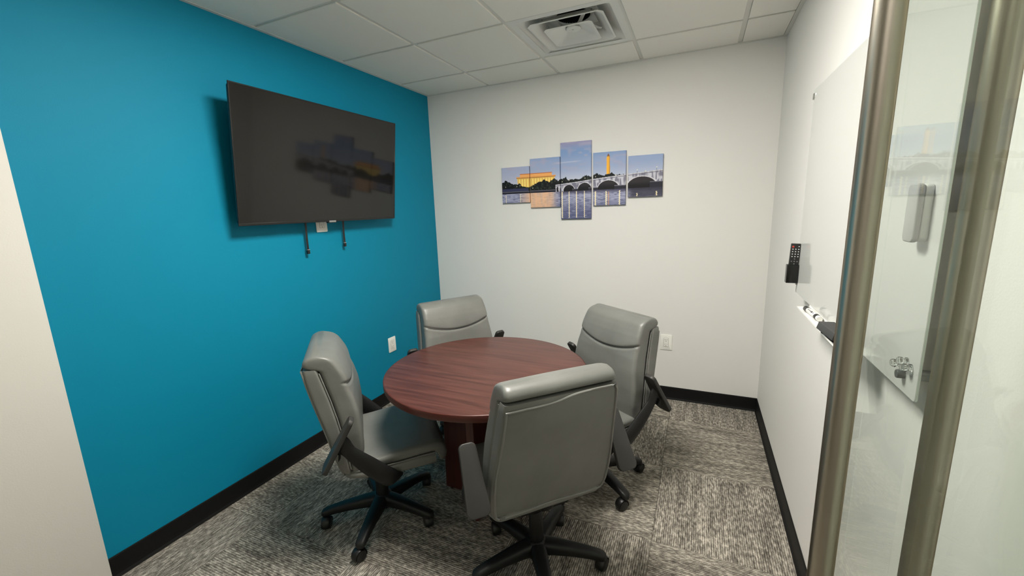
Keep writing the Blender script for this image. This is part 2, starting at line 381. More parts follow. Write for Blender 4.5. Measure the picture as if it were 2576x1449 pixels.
# ------------------------------------------------------------------ supply air diffuser
def diffuser():
    cx, cy = (DIFF_CELL[0] + DIFF_CELL[1]) / 2, (DIFF_CELL[2] + DIFF_CELL[3]) / 2
    t = empty('air_diffuser', (cx, cy, H)); tag(t, 'white square cone air diffuser set in the ceiling grid', 'air vent')
    def shell(name, lo, hi, z0, z1, lip, hole=None, rl=0.018):
        """square pyramid shell opening downwards: half size lo at z0 to hi at z1 with a small turned lip; hole = radius of round hole in its top"""
        v, f = [], []
        rings = []
        N = 48
        def sq(h, z, rc):
            out = []
            for k in range(N):
                a = 2 * math.pi * (k + 0.5) / N; c, s = math.cos(a), math.sin(a); m = max(abs(c), abs(s))
                x, y = h * c / m, h * s / m
                if rc > 0:
                    q = h - rc; ex, ey = max(abs(x) - q, 0), max(abs(y) - q, 0)
                    d = math.hypot(ex, ey)
                    if ex > 0 and ey > 0 and d > 1e-9: x = math.copysign(q + ex / d * rc, x); y = math.copysign(q + ey / d * rc, y)
                out.append((x, y, z))
            return out
        def ci(r, z): return [(r * math.cos(2 * math.pi * (k + 0.5) / N), r * math.sin(2 * math.pi * (k + 0.5) / N), z) for k in range(N)]
        rings = [sq(lo + lip, z0 + 0.003, rl), sq(lo + lip, z0, rl), sq(lo, z0, rl * 0.8), sq((lo + hi) / 2, z0 + (z1 - z0) * 0.42, 0.01), sq(hi, z1, 0.006)]
        if hole: rings.append(ci(hole, z1))
        for r in rings: v += r
        for k in range(len(rings) - 1):
            for i in range(N): j = (i + 1) % N; f.append((k * N + i, k * N + j, (k + 1) * N + j, (k + 1) * N + i))
        me = me_from(name, v, f); o = new_obj(name, me, M_DIFF, t, 30)
        sol = o.modifiers.new('thickness', 'SOLIDIFY'); sol.thickness = 0.0015
        return o
    # flat flange of the lay-in panel
    bms = [box_bm(-0.300, 0.300, s * 0.300 - (0.04 if s > 0 else 0), s * 0.300 + (0 if s > 0 else 0.04), -0.0005, 0.002) for s in (-1, 1)] + [box_bm(s * 0.300 - (0.04 if s > 0 else 0), s * 0.300 + (0 if s > 0 else 0.04), -0.26, 0.26, -0.0005, 0.002) for s in (-1, 1)]
    new_obj('panel_flange', merge_me('panel_flange', bms), M_DIFF, t)
    shell('outer_cone', 0.270, 0.150, 0.0, 0.085, 0.006, hole=0.098, rl=0.003)
    shell('middle_cone', 0.205, 0.140, -0.006, 0.042, 0.010)
    c = shell('centre_cone', 0.130, 0.045, -0.018, 0.020, 0.010, hole=0.004)
    disc = new_obj('centre_disc', lathe_me('centre_disc', [(0.001, -0.0), (0.040, 0.0), (0.043, 0.003), (0.043, 0.006)], 28), M_DIFF, t, 40); disc.location = (0, 0, 0.010)
    kn = new_obj('centre_knob', lathe_me('centre_knob', [(0.001, -0.004), (0.006, -0.004), (0.007, 0), (0.007, 0.004)], 14), M_DIFF, t, 40); kn.location = (0, 0, 0.0095)
    dk = new_obj('duct_neck', lathe_me('duct_neck', [(0.098, 0.083), (0.098, 0.17), (0.001, 0.17)], 40, cap=False), M_DUCT, t, 40)
    # brackets that carry the cones, each with a screw
    for a in (45, 135, 225, 315):
        ca, sa = math.cos(math.radians(a)), math.sin(math.radians(a))
        p = [(0.225 * ca, 0.225 * sa, 0.040), (0.17 * ca, 0.17 * sa, 0.040), (0.12 * ca, 0.12 * sa, 0.052), (0.075 * ca, 0.075 * sa, 0.024), (0.05 * ca, 0.05 * sa, 0.024)]
        b = new_obj('bracket', sweep_me('bracket', p, 0.012, 8, flat=0.12), M_DIFF, t, 40)
        sc = new_obj('screw', lathe_me('screw', [(0.0005, -0.003), (0.004, -0.003), (0.0045, 0)], 12), M_SCREW, t, 40); sc.location = (0.20 * ca, 0.20 * sa, 0.038)
diffuser()

# ------------------------------------------------------------------ glass door, swung open along the right wall
def door():
    xg = 2.5265; yh = yt = 0.525
    t = empty('door_1', (xg, -0.27, 0)); tag(t, 'frameless glass door standing open with full height steel pull bars', kind='structure')
    y0, y1 = -0.02, 0.675 + 0.27
    g = box('glass_pane', -0.006, 0.006, y0, y1, 0.012, 2.27, M_GLASS, t, bev=0.001, seg=1)
    g.data.materials.append(M_GEDGE)
    for p in g.data.polygons:
        if 0.5 < abs(p.normal.x) < 0.9: p.material_index = 1
    tag(g, 'clear greenish glass pane')
    for dx in (-0.058, 0.058):
        b = new_obj('pull_bar', lathe_me('pull_bar', [(0.001, 0.20), (0.0165, 0.20), (0.0178, 0.2015), (0.0178, 2.2185), (0.0165, 2.22), (0.001, 2.22)], 40, cap=False), M_STEEL, t, 40)
        b.location = (dx, yh + 0.27, 0); tag(b, 'brushed stainless steel pull bar')
        for z in (0.42, 2.02):
            s = 1 if dx > 0 else -1
            me = sweep_me('standoff', [(s * 0.0065, 0, z), (s * 0.045, 0, z)], 0.010, 16)
            q = new_obj('standoff', me, M_STEEL, b, 40); q.location = (-dx, 0, 0)
    for z0 in (0.012, 2.19):
        box('pivot_patch', -0.014, 0.014, y0, y0 + 0.16, z0 - 0.004, z0 + 0.075, M_STEEL, t, bev=0.002)
door()

# ------------------------------------------------------------------ television
def television():
    t = empty('television', (0.0, 1.787, 1.827)); tag(t, 'large flat black television tilted down on the teal wall', 'television')
    w, h = 1.218, 0.694; tilt = math.atan2(0.080, 0.688)
    rot = Matrix.Rotation(tilt, 4, 'Y')
    # local panel: x out of wall, y along the wall, z up
    c = Vector((0.135, 0, 0))
    def put(o): o.matrix_local = Matrix.Translation(c) @ rot
    b = new_obj('tv_back', box_me('tv_back', -0.034, -0.004, -w / 2 + 0.01, w / 2 - 0.01, -h / 2 + 0.01, h / 2 - 0.01, bev=0.008), M_TVBODY, t, 40); put(b)
    fr = [box_bm(-0.006, 0.0, -w / 2, w / 2, -h / 2, -h / 2 + 0.014, 0.0015, 1), box_bm(-0.006, 0.0, -w / 2, w / 2, h / 2 - 0.007, h / 2, 0.0015, 1), box_bm(-0.006, 0.0, -w / 2, -w / 2 + 0.007, -h / 2 + 0.012, h / 2 - 0.006, 0.0015, 1), box_bm(-0.006, 0.0, w / 2 - 0.007, w / 2, -h / 2 + 0.012, h / 2 - 0.006, 0.0015, 1)]
    o = new_obj('bezel', merge_me('bezel', fr), M_TVBODY, t, 40); put(o)
    s = new_obj('screen', box_me('screen', -0.005, -0.0012, -w / 2 + 0.006, w / 2 - 0.006, -h / 2 + 0.013, h / 2 - 0.006), M_SCREEN, t); put(s)
    lg = new_obj('badge', box_me('badge', -0.0045, 0.0016, -0.027, 0.027, -h / 2 - 0.004, -h / 2 + 0.008, bev=0.001), M_SILVER, t, 40); put(lg); tag(lg, 'small silver badge')
    ir = new_obj('sensor_bar', box_me('sensor_bar', -0.02, -0.002, -0.035, 0.035, -h / 2 - 0.008, -h / 2 - 0.0005, bev=0.002), M_TVBODY, t, 40); put(ir)
    # tilting wall mount
    box('wall_plate', 0.001, 0.02, -0.32, 0.32, -0.22, 0.22, M_TVBODY, t, bev=0.002)
    for yb in (-0.15, 0.15):
        box('mount_rail', 0.02, 0.088, yb - 0.015, yb + 0.015, -0.24, 0.2, M_TVBODY, t)
    # two release cords hanging below the screen
    for yw, zb in ((1.630, 1.290), (1.931, 1.308)):
        yl = yw - 1.787; zl = zb - 1.827
        p = [(0.034, yl + 0.002, -0.20), (0.033, yl + 0.002, -0.36), (0.031, yl, zl + 0.10), (0.030, yl, zl + 0.03)]
        cd = new_obj('release_strap', sweep_me('release_strap', p, 0.0078, 8, flat=0.5, up=(1, 0, 0)), M_TVBODY, t, 60)
        box('strap_clip', 0.024, 0.036, yl - 0.009, yl + 0.009, zl, zl + 0.03, M_TVBODY, cd, bev=0.002)
        box('strap_band', 0.0235, 0.0365, yl - 0.0092, yl + 0.0092, zl + 0.024, zl + 0.028, M_SILVER, cd)
television()

# ------------------------------------------------------------------ wall outlets
def outlet(loc, rz, label):
    """plate in local XZ, facing local -Y"""
    t = empty('wall_outlet', loc, rz); tag(t, label, 'outlet', 'white duplex wall outlets')
    me = prism_me('outlet_plate', rrect(0.086, 0.122, 0.006, 4), 0.0, 0.006, bev=0.0015, seg=2); me.transform(Matrix.Rotation(math.pi / 2, 4, 'X'))
    new_obj('outlet_plate', me, M_OUTLET, t, 40)
    box('receptacle_gap', -0.0180, 0.0180, -0.0064, -0.004, -0.0345, 0.0345, M_GAP, t)
    box('receptacle', -0.0168, 0.0168, -0.0078, -0.005, -0.0333, 0.0333, M_OUTLET, t, bev=0.001, seg=1)
    for s in (-1, 1):
        z = s * 0.0185
        for x, hh in ((-0.0064, 0.0042), (0.0064, 0.0034)): box('slot', x - 0.0011, x + 0.0011, -0.0082, -0.006, z + 0.003 - hh, z + 0.003 + hh, M_SLOT, t)
        g = new_obj('ground_hole', lathe_me('ground_hole', [(0.0005, 0), (0.0026, 0), (0.0026, 0.002)], 12), M_SLOT, t); g.location = (0, -0.0062, z - 0.0085); g.rotation_euler = (math.pi / 2, 0, 0)
        sc = new_obj('plate_screw', lathe_me('plate_screw', [(0.0005, 0.0012), (0.0028, 0.0008), (0.003, 0)], 12), M_OUTLET, t, 50); sc.location = (0, -0.0058, s * 0.049); sc.rotation_euler = (math.pi / 2, 0, 0)
outlet((2.064, D, 0.466), 0, 'white duplex outlet low on the pale back wall beside a chair')
outlet((0.0, 2.342, 0.467), math.pi / 2, 'white duplex outlet low on the teal wall near the corner')
outlet((0.0, 1.777, 1.478), math.pi / 2, 'white duplex outlet peeking out under the television')

# ------------------------------------------------------------------ five-panel picture (printed canvases)
def sstep(a, b, x):
    t = np.clip((x - a) / (b - a), 0, 1); return t * t * (3 - 2 * t)
def inpoly(x, z, poly):
    r = np.zeros_like(x, bool); n = len(poly)
    for i in range(n):
        x1, z1 = poly[i]; x2, z2 = poly[(i + 1) % n]
        if z1 == z2: continue
        c = ((z1 > z) != (z2 > z)) & (x < (x2 - x1) * (z - z1) / (z2 - z1) + x1); r ^= c
    return r
def vnoise(x, z, s, seed):
    rng = np.random.RandomState(seed); g = rng.rand(128, 128)
    a = (x * s) % 127; b = (z * s) % 127
    i = np.floor(a).astype(int); j = np.floor(b).astype(int); fa = a - i; fb = b - j; fa = fa * fa * (3 - 2 * fa); fb = fb * fb * (3 - 2 * fb)
    return (g[i, j] * (1 - fa) + g[i + 1, j] * fa) * (1 - fb) + (g[i, j + 1] * (1 - fa) + g[i + 1, j + 1] * fa) * fb
def picture(x, z):
    """colours (sRGB 0..255) of the print: river at dusk, lit temple, obelisk and arched bridge"""
    def C(*c): return np.array(c, float)
    def mix(a, b, f): return a + (b - a) * f[..., None]
    c = np.zeros(x.shape + (3,)) + C(150, 165, 195)
    hz = np.clip((z - 1.66) / 0.36, 0, 1)
    c = mix(np.broadcast_to(C(205, 203, 212), c.shape), np.broadcast_to(C(146, 162, 196), c.shape), sstep(0, 0.55, hz))
    c = mix(c, np.broadcast_to(C(124, 150, 192), c.shape), sstep(0.55, 0.8, hz))
    c = mix(c, np.broadcast_to(C(150, 148, 182), c.shape), sstep(0.82, 1.0, hz))
    c = mix(c, np.broadcast_to(C(176, 176, 198), c.shape), 0.5 * sstep(1.3, 0.75, x))
    cl = vnoise(x, z, 9, 1) * 0 + vnoise(x * 0.5, z, 46, 2); cl = sstep(0.5, 0.9, cl) * (0.55 * sstep(0.25, 0.6, hz))
    c = mix(c, np.broadcast_to(C(172, 165, 186), c.shape), cl)
    st = np.exp(-((z - 1.872 - 0.02 * (x - 1.3)) / 0.004) ** 2) * sstep(1.16, 1.25, x) * sstep(1.42, 1.34, x); c = mix(c, np.broadcast_to(C(200, 200, 212), c.shape), 0.6 * st)
    # temple
    body = inpoly(x, z, [(0.852, 1.775), (1.182, 1.775), (1.170, 1.69), (0.862, 1.69)])
    colm = 0.5 + 0.5 * np.sin(x * 2 * math.pi / 0.0235)
    bc = mix(np.broadcast_to(C(196, 146, 72), c.shape), np.broadcast_to(C(252, 222, 128), c.shape), 0.35 + 0.65 * colm * sstep(1.77, 1.755, z))
    c = np.where(body[..., None], bc, c)
    for poly, k in (([(0.846, 1.782), (0.846, 1.771), (1.188, 1.771), (1.188, 1.782)], C(226, 160, 92)), ([(0.880, 1.803), (0.880, 1.782), (1.156, 1.782), (1.156, 1.803)], C(232, 166, 98)), ([(0.878, 1.806), (0.878, 1.801), (1.158, 1.801), (1.158, 1.806)], C(190, 110, 70)), ([(0.846, 1.774), (0.846, 1.770), (1.188, 1.770), (1.188, 1.774)], C(150, 84, 40))):
        c = np.where(inpoly(x, z, poly)[..., None], k, c)
    # obelisk
    ob = inpoly(x, z, [(1.594, 1.75), (1.5955, 1.892), (1.6065, 1.913), (1.618, 1.892), (1.621, 1.75)])
    oc = mix(np.broadcast_to(C(240, 178, 60), c.shape), np.broadcast_to(C(120, 78, 60), c.shape), sstep(1.885, 1.898, z)); oc = mix(oc, np.broadcast_to(C(150, 92, 40), c.shape), 0.5 * sstep(1.607, 1.618, x))
    c = np.where(ob[..., None], oc, c)
    # tree line
    tx_ = [0.70, 0.747, 0.793, 0.826, 0.872, 0.904, 0.95, 0.988, 1.014, 1.05, 1.09, 1.133, 1.177, 1.198, 1.237, 1.273, 1.291, 1.344, 1.39, 1.408, 1.437, 1.471, 1.516, 1.561, 1.594, 1.637, 1.665, 1.718, 1.75, 2.01]
    tz_ = [1.742, 1.757, 1.739, 1.724, 1.729, 1.703, 1.697, 1.706, 1.722, 1.735, 1.747, 1.727, 1.757, 1.737, 1.744, 1.759, 1.735, 1.739, 1.737, 1.750, 1.764, 1.751, 1.770, 1.757, 1.757, 1.768, 1.753, 1.752, 1.742, 1.742]
    tl = np.interp(x, tx_, tz_) + 0.009 * (vnoise(x, z * 0, 150, 3) - 0.5) + 0.008 * (vnoise(x, z, 90, 4) - 0.5)
    tree = (z < tl) & (z > 1.648) & (x < 1.76)
    tc_ = mix(np.broadcast_to(C(18, 20, 24), c.shape), np.broadcast_to(C(48, 58, 46), c.shape), sstep(0.45, 0.9, vnoise(x, z, 130, 5)))
    c = np.where(tree[..., None], tc_, c)
    # sea wall
    sw = (z < 1.690) & (z > 1.668) & (x < 0.952); c = np.where(sw[..., None], C(52, 54, 84), c)
    sw = (z <= 1.668) & (z > 1.648) & (x < 1.2); c = np.where(sw[..., None], mix(np.broadcast_to(C(34, 34, 44), c.shape), np.broadcast_to(C(110, 108, 120), c.shape), np.exp(-((z - 1.664) / 0.003) ** 2)), c)
    # bridge
    top = np.interp(x, [1.185, 1.356, 1.494, 1.605, 1.745, 1.88, 2.0], [1.703, 1.717, 1.731, 1.741, 1.752, 1.762, 1.771])
    br = (x > 1.186) & (z < top) & (z > 1.648)
    bcol = mix(np.broadcast_to(C(120, 118, 134), c.shape), np.broadcast_to(C(196, 194, 204), c.shape), sstep(0.25, 0.75, vnoise(x, z * 0.35, 110, 6)))
    bcol = mix(bcol, np.broadcast_to(C(96, 94, 112), c.shape), np.exp(-((z - top + 0.010) / 0.0022) ** 2)); bcol = mix(bcol, np.broadcast_to(C(206, 204, 210), c.shape), np.exp(-((z - top + 0.003) / 0.0025) ** 2))
    c = np.where(br[..., None], bcol, c)
    for xa, xb, zp, zb in ((1.196, 1.212, 1.690, 1.655), (1.252, 1.345, 1.698, 1.648), (1.368, 1.480, 1.707, 1.648), (1.526, 1.690, 1.715, 1.648), (1.742, 1.966, 1.729, 1.645)):
        m_, hw = (xa + xb) / 2, (xb - xa) / 2; q = ((x - m_) / hw) ** 2 + (np.clip(z - zb, 0, 1) / (zp - zb)) ** 2
        rim = (q < 1.16) & (z > 1.648) & br; c = np.where(rim[..., None], C(206, 202, 210), c)
        a = (q < 1) & (z > 1.648); dark = mix(np.broadcast_to(C(22, 20, 24), c.shape), np.broadcast_to(C(74, 68, 72), c.shape), sstep(1.66, 1.70, z) * 0.45)
        c = np.where(a[..., None], dark, c)
    for xa, xb, zt in ((1.325, 1.372, 1.666), (1.455, 1.530, 1.668), (1.655, 1.745, 1.675), (1.912, 2.01, 1.690)):
        a = (x > xa) & (x < xb) & (z < zt) & (z > 1.643); c = np.where(a[..., None], mix(np.broadcast_to(C(40, 40, 50), c.shape), np.broadcast_to(C(140, 138, 150), c.shape), np.exp(-((z - zt) / 0.004) ** 2)), c)
    # water
    wat = z <= 1.648
    dp = np.clip((1.648 - z) / 0.2, 0, 1)
    wc = mix(np.broadcast_to(C(150, 152, 178), c.shape), np.broadcast_to(C(88, 92, 124), c.shape), sstep(0.2, 1.0, dp))
    wc = mix(wc, np.broadcast_to(C(76, 80, 110), c.shape), 0.55 * sstep(0.45, 0.85, vnoise(x * 0.25, z, 190, 7)))
    wc = mix(wc, np.broadcast_to(C(202, 202, 214), c.shape), 0.35 * sstep(0.6, 0.95, vnoise(x * 0.2, z, 150, 8)))
    wc = mix(wc, np.broadcast_to(C(58, 56, 76), c.shape), 0.8 * sstep(0.035, 0.0, 1.648 - z) * sstep(1.18, 1.26, x))
    wc = mix(wc, np.broadcast_to(C(46, 44, 56), c.shape), 0.75 * sstep(1.73, 1.80, x) * sstep(1.56, 1.60, z))
    og = sstep(0.85, 0.96, x) * sstep(1.22, 1.12, x) * (0.60 + 0.4 * vnoise(x, z * 0.2, 60, 9)); wc = mix(wc, np.broadcast_to(C(236, 184, 140), c.shape), 0.9 * og)
    for xs_, z0, z1, w_, k in ((0.747, 1.56, 1.640, .0022, 1), (0.880, 1.56, 1.645, .0022, 1), (1.242, 1.440, 1.645, .004, 1), (1.299, 1.440, 1.645, .003, 1), (1.359, 1.440, 1.645, .0035, 1), (1.423, 1.440, 1.645, .003, 1), (1.510, 1.53, 1.638, .0045, 1), (1.593, 1.53, 1.635, .0045, 1), (1.611, 1.53, 1.632, .004, .6), (1.694, 1.53, 1.637, .0045, 1), (1.822, 1.588, 1.612, .0035, 1), (1.960, 1.588, 1.620, .0045, 1)):
        jit = 0.0016 * np.sin(z * 420 + xs_ * 70)
        a = np.exp(-((x - xs_ - jit) / w_) ** 2) * (z > z0) * (z < z1) * k
        wc = mix(wc, np.broadcast_to(C(255, 238, 190) if k == 1 else C(230, 150, 90), c.shape), a)
    c = np.where(wat[..., None], wc, c)
    # lamp posts and lamps
    for xl, zl, zp in ((0.746, 1.707, 0), (0.878, 1.713, 0), (0.991, 1.687, 0), (0.849, 1.706, 0), (1.243, 1.724, 0), (1.300, 1.733, 0), (1.428, 1.741, 0), (1.510, 1.747, 0), (1.662, 1.751, 0), (1.820, 1.777, 1.757), (1.957, 1.789, 1.768), (1.880, 1.766, 0)):
        if zp: c = np.where(((abs(x - xl) < 0.0014) & (z < zl) & (z > zp))[..., None], C(60, 60, 70), c)
        c = mix(c, np.broadcast_to(C(255, 246, 214), c.shape), np.exp(-(((x - xl) ** 2 + (z - zl) ** 2) / 0.0036 ** 2)))
    return c
def canvas_material():
    m = mat('printed_canvas', (1, 1, 1), 0.55, spec=0.25)
    a = nd(m, 'ShaderNodeVertexColor', layer_name='print'); ln(m, a.outputs['Color'], bsdf(m).inputs['Base Color'])
    tc = nd(m, 'ShaderNodeTexCoord'); w1 = nd(m, 'ShaderNodeTexNoise'); w1.inputs['Scale'].default_value = 900; bp = nd(m, 'ShaderNodeBump'); bp.inputs['Strength'].default_value = 0.08; bp.inputs['Distance'].default_value = 0.0005
    ln(m, tc.outputs['Object'], w1.inputs['Vector']); ln(m, w1.outputs['Fac'], bp.inputs['Height']); ln(m, bp.outputs['Normal'], bsdf(m).inputs['Normal'])
    return m
M_CANVAS = canvas_material()
PRINT_GAIN = 1.08
def canvas(x0, x1, z0, z1, label):
    dy = 0.022; st = 0.0020
    nx = max(2, int((x1 - x0) / st)); nz = max(2, int((z1 - z0) / st))
    X = np.linspace(x0, x1, nx + 1); Z = np.linspace(z0, z1, nz + 1); gx, gz = np.meshgrid(X, Z)
    r = 0.003   # soft wrapped edge
    dx = np.minimum(gx - x0, x1 - gx); dz = np.minimum(gz - z0, z1 - gz); d = np.minimum(dx, dz)
    gy = np.where(d < r, dy - (r - np.sqrt(np.maximum(r * r - (r - d) ** 2, 0))), dy)
    cx = (x0 + x1) / 2
    v = np.stack([gx - cx, -gy, gz - z0], -1).reshape(-1, 3).tolist(); n1 = nx + 1
    f = [(j * n1 + i, j * n1 + i + 1, (j + 1) * n1 + i + 1, (j + 1) * n1 + i) for j in range(nz) for i in range(nx)]
    pc = picture(gx, gz) / 255.0 * PRINT_GAIN
    lin = np.where(pc <= 0.04045, pc / 12.92, ((pc + 0.055) / 1.055) ** 2.4).reshape(-1, 3)
    # sides and back
    rim = [i for i in range(n1)] + [j * n1 + nx for j in range(1, nz + 1)] + [nz * n1 + i for i in range(nx - 1, -1, -1)] + [j * n1 for j in range(nz - 1, 0, -1)]
    base = len(v); cols = lin.tolist()
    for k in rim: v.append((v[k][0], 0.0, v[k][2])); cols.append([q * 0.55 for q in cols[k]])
    L = len(rim)
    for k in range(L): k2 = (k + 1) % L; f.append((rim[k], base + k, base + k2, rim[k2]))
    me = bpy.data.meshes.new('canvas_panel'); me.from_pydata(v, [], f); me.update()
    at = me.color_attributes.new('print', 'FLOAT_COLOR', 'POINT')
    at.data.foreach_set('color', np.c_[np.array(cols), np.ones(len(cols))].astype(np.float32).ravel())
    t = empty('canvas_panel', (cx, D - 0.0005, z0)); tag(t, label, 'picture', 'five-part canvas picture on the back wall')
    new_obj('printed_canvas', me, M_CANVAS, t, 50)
    box('stretcher_frame', -(x1 - x0) / 2 + 0.004, (x1 - x0) / 2 - 0.004, -0.016, -0.0002, 0.004, z1 - z0 - 0.004, M_ST, t)
M_ST = mat('canvas_stretcher_wood', (0.45, 0.34, 0.22), 0.7); noise_color(M_ST, 20, (0.40, 0.30, 0.19), (0.5, 0.38, 0.25), stretch=(1, 1, 8))
canvas(0.711, 0.961, 1.573, 1.865, 'short canvas panel printed with dusk trees and the edge of a golden-lit temple')
canvas(0.969, 1.224, 1.529, 1.919, 'medium canvas panel printed with golden temple, dark trees and orange water')
canvas(1.230, 1.476, 1.430, 2.021, 'tallest middle canvas panel printed with clouds, bridge arches and light streaks')
canvas(1.491, 1.738, 1.528, 1.924, 'medium canvas panel printed with a golden lit obelisk behind a bridge')
canvas(1.754, 1.999, 1.582, 1.880, 'short canvas panel printed with one wide stone bridge arch')

# ------------------------------------------------------------------ glass whiteboard on the right wall and the things on it
XB = W - 0.050           # front face of the board
def whiteboard():
    y0, y1, z0, z1 = 0.780, 1.907, 1.1276, 1.9537
    t = empty('glass_whiteboard', (W, (y0 + y1) / 2, z0)); tag(t, 'large white glass marker board clipped to the right wall', 'whiteboard')
    me = prism_me('board_panel', rrect(y1 - y0, z1 - z0, 0.006, 3), 0.0, 0.005, bev=0.0008, seg=1)
    # prism x -> world y, y -> world z, z -> world -x
    me.transform(Matrix(((0, 0, -1, -0.045), (1, 0, 0, 0), (0, 1, 0, (z1 - z0) / 2), (0, 0, 0, 1))))
    me.materials.append(M_BOARD); me.materials.append(M_BOARDEDGE)
    for p in me.polygons: p.material_index = 0 if abs(p.normal.x) > 0.5 else 1
    new_obj('board_panel', me, None, t)
    L = (y1 - y0) / 2
    for y, z in ((L, 0.800), (L, 0.045)):
        s = 1 if y > 0 else -1
        c = box('edge_clip', -0.054, -0.002, y - 0.010 if s > 0 else y - 0.004, y + 0.004 if s > 0 else y + 0.012, z - 0.012, z + 0.012, M_CHROME, t, bev=0.002)
    for y in (-L + 0.022, L - 0.05):
        for z in (0.05, z1 - z0 - 0.05):
            me = sweep_me('spacer', [(-0.0445, y, z), (-0.0005, y, z)], 0.011, 16, up=(0, 0, 1)); new_obj('spacer', me, M_MAGD, t, 40)
    # small square print near the lower corner
    yl, zl = 0.889 - (y0 + y1) / 2, 1.1694 - z0
    for a in ((-0.008, 0.008, -0.0065, -0.005), (-0.008, 0.008, 0.005, 0.0065), (-0.008, -0.0062, -0.005, 0.005), (0.0062, 0.008, -0.005, 0.005)):
        box('logo_mark', -0.0504, -0.0498, yl + a[0], yl + a[1], zl + a[2], zl + a[3], M_LOGO, t)
whiteboard()

def eraser_pad():
    t = empty('magnetic_eraser', (XB, 0.846, 1.436)); tag(t, 'upright white and grey magnetic eraser stuck on the glass board', 'eraser')
    me = prism_me('eraser_shell', rrect(0.044, 0.110, 0.010, 5), 0.0, 0.013, bev=0.002, seg=2); me.transform(Matrix(((0, 0, -1, 0), (1, 0, 0, 0), (0, 1, 0, 0.055), (0, 0, 0, 1))))
    new_obj('eraser_shell', me, M_ERWHITE, t, 40)
    me = prism_me('eraser_face', rrect(0.046, 0.112, 0.011, 5), 0.0135, 0.024, bev=0.003, seg=3); me.transform(Matrix(((0, 0, -1, 0), (1, 0, 0, 0), (0, 1, 0, 0.055), (0, 0, 0, 1))))
    new_obj('eraser_face', me, M_ERGREY, t, 40)
eraser_pad()

def magnet(y, z, m, label, r=0.008, h=0.016, dark=False):
    t = new_obj('board_magnet', lathe_me('board_magnet', [(0.0005, h), (r * 0.85, h), (r, h - 0.002), (r, h * 0.55), (r * 0.72, h * 0.42), (r * 0.72, h * 0.30), (r, 0.003), (r, 0.0002), (0.0005, 0.0002)] if not dark else [(0.0005, h), (r * 0.9, h), (r, h - 0.0015), (r, 0.0002), (0.0005, 0.0002)], 24, cap=False), m, None, 40)
    t.location = (XB, y, z); t.rotation_euler = (0, -math.pi / 2, 0); tag(t, label, 'magnet', 'magnets in the corner of the glass board')
magnet(0.857, 1.181, M_CLEAR, 'clear magnet on the glass board beside the printed square')
magnet(0.830, 1.195, M_CLEAR, 'topmost clear magnet of the cluster on the glass board')
magnet(0.810, 1.188, M_CLEAR, 'clear magnet on the glass board closest to its corner edge')
magnet(0.836, 1.165, M_MAGD, 'dark round steel magnet below the clear ones on the glass board', r=0.009, h=0.013, dark=True)

def remote_holder():
    x1, x0 = XB - 0.0005, XB - 0.044; y0, y1, z0, z1 = 1.874, 1.907, 1.171, 1.249
    t = empty('remote_holder', (x1, (y0 + y1) / 2, z0)); tag(t, 'glossy black remote holder fixed at the edge of the glass board', 'holder')
    w = y1 - y0; d = x1 - x0; h = z1 - z0; th = 0.003
    for nm, a in (('holder_side', (-d, 0, -w / 2, -w / 2 + th, 0, h)), ('holder_side', (-d, 0, w / 2 - th, w / 2, 0, h)), ('holder_front', (-d, -d + th, -w / 2 + th, w / 2 - th, 0, h)), ('holder_back', (-th, 0, -w / 2 + th, w / 2 - th, 0, h)), ('holder_floor', (-d + th, -th, -w / 2 + th, w / 2 - th, 0, th))):
        box(nm, *a, M_HOLDER, t, bev=0.0012)
    r = empty('remote_control', ((x0 + x1) / 2, 1.890, z0 + 0.004)); tag(r, 'black remote control with red power button standing in the wall holder', 'remote')
    r.rotation_euler = (0, math.radians(2.0), 0)
    hw = 0.0175; L = 0.165
    b = box('remote_body', -hw, hw, -0.009, 0.009, 0.0, L, M_REMOTE, r, bev=0.003)
    def btn(x, z, m, rr=0.0024, nm='button'):
        o = new_obj(nm, btn_me[m.name], None, r); o.location = (x, -0.0088, z); o.rotation_euler = (math.pi / 2, 0, 0)
    btn_me = {}
    for m, rr in ((M_BTN, 0.0026), (M_BTNW, 0.0022), (M_BTNR, 0.0042)):
        btn_me[m.name] = lathe_me('button', [(0.0002, 0.0014), (rr * 0.8, 0.0014), (rr, 0.0008), (rr, 0)], 12); btn_me[m.name].materials.append(m)
    btn(-0.0105, L - 0.013, M_BTNR); btn(0.0105, L - 0.012, M_BTNW)
    for k in range(1, 9):
        for x in (-0.0105, 0, 0.0105):
            if k in (5, 7) and x != 0: continue
            btn(x, L - 0.013 - k * 0.0105, M_BTNW if k in (1, 2, 3, 4) else M_BTN)
remote_holder()

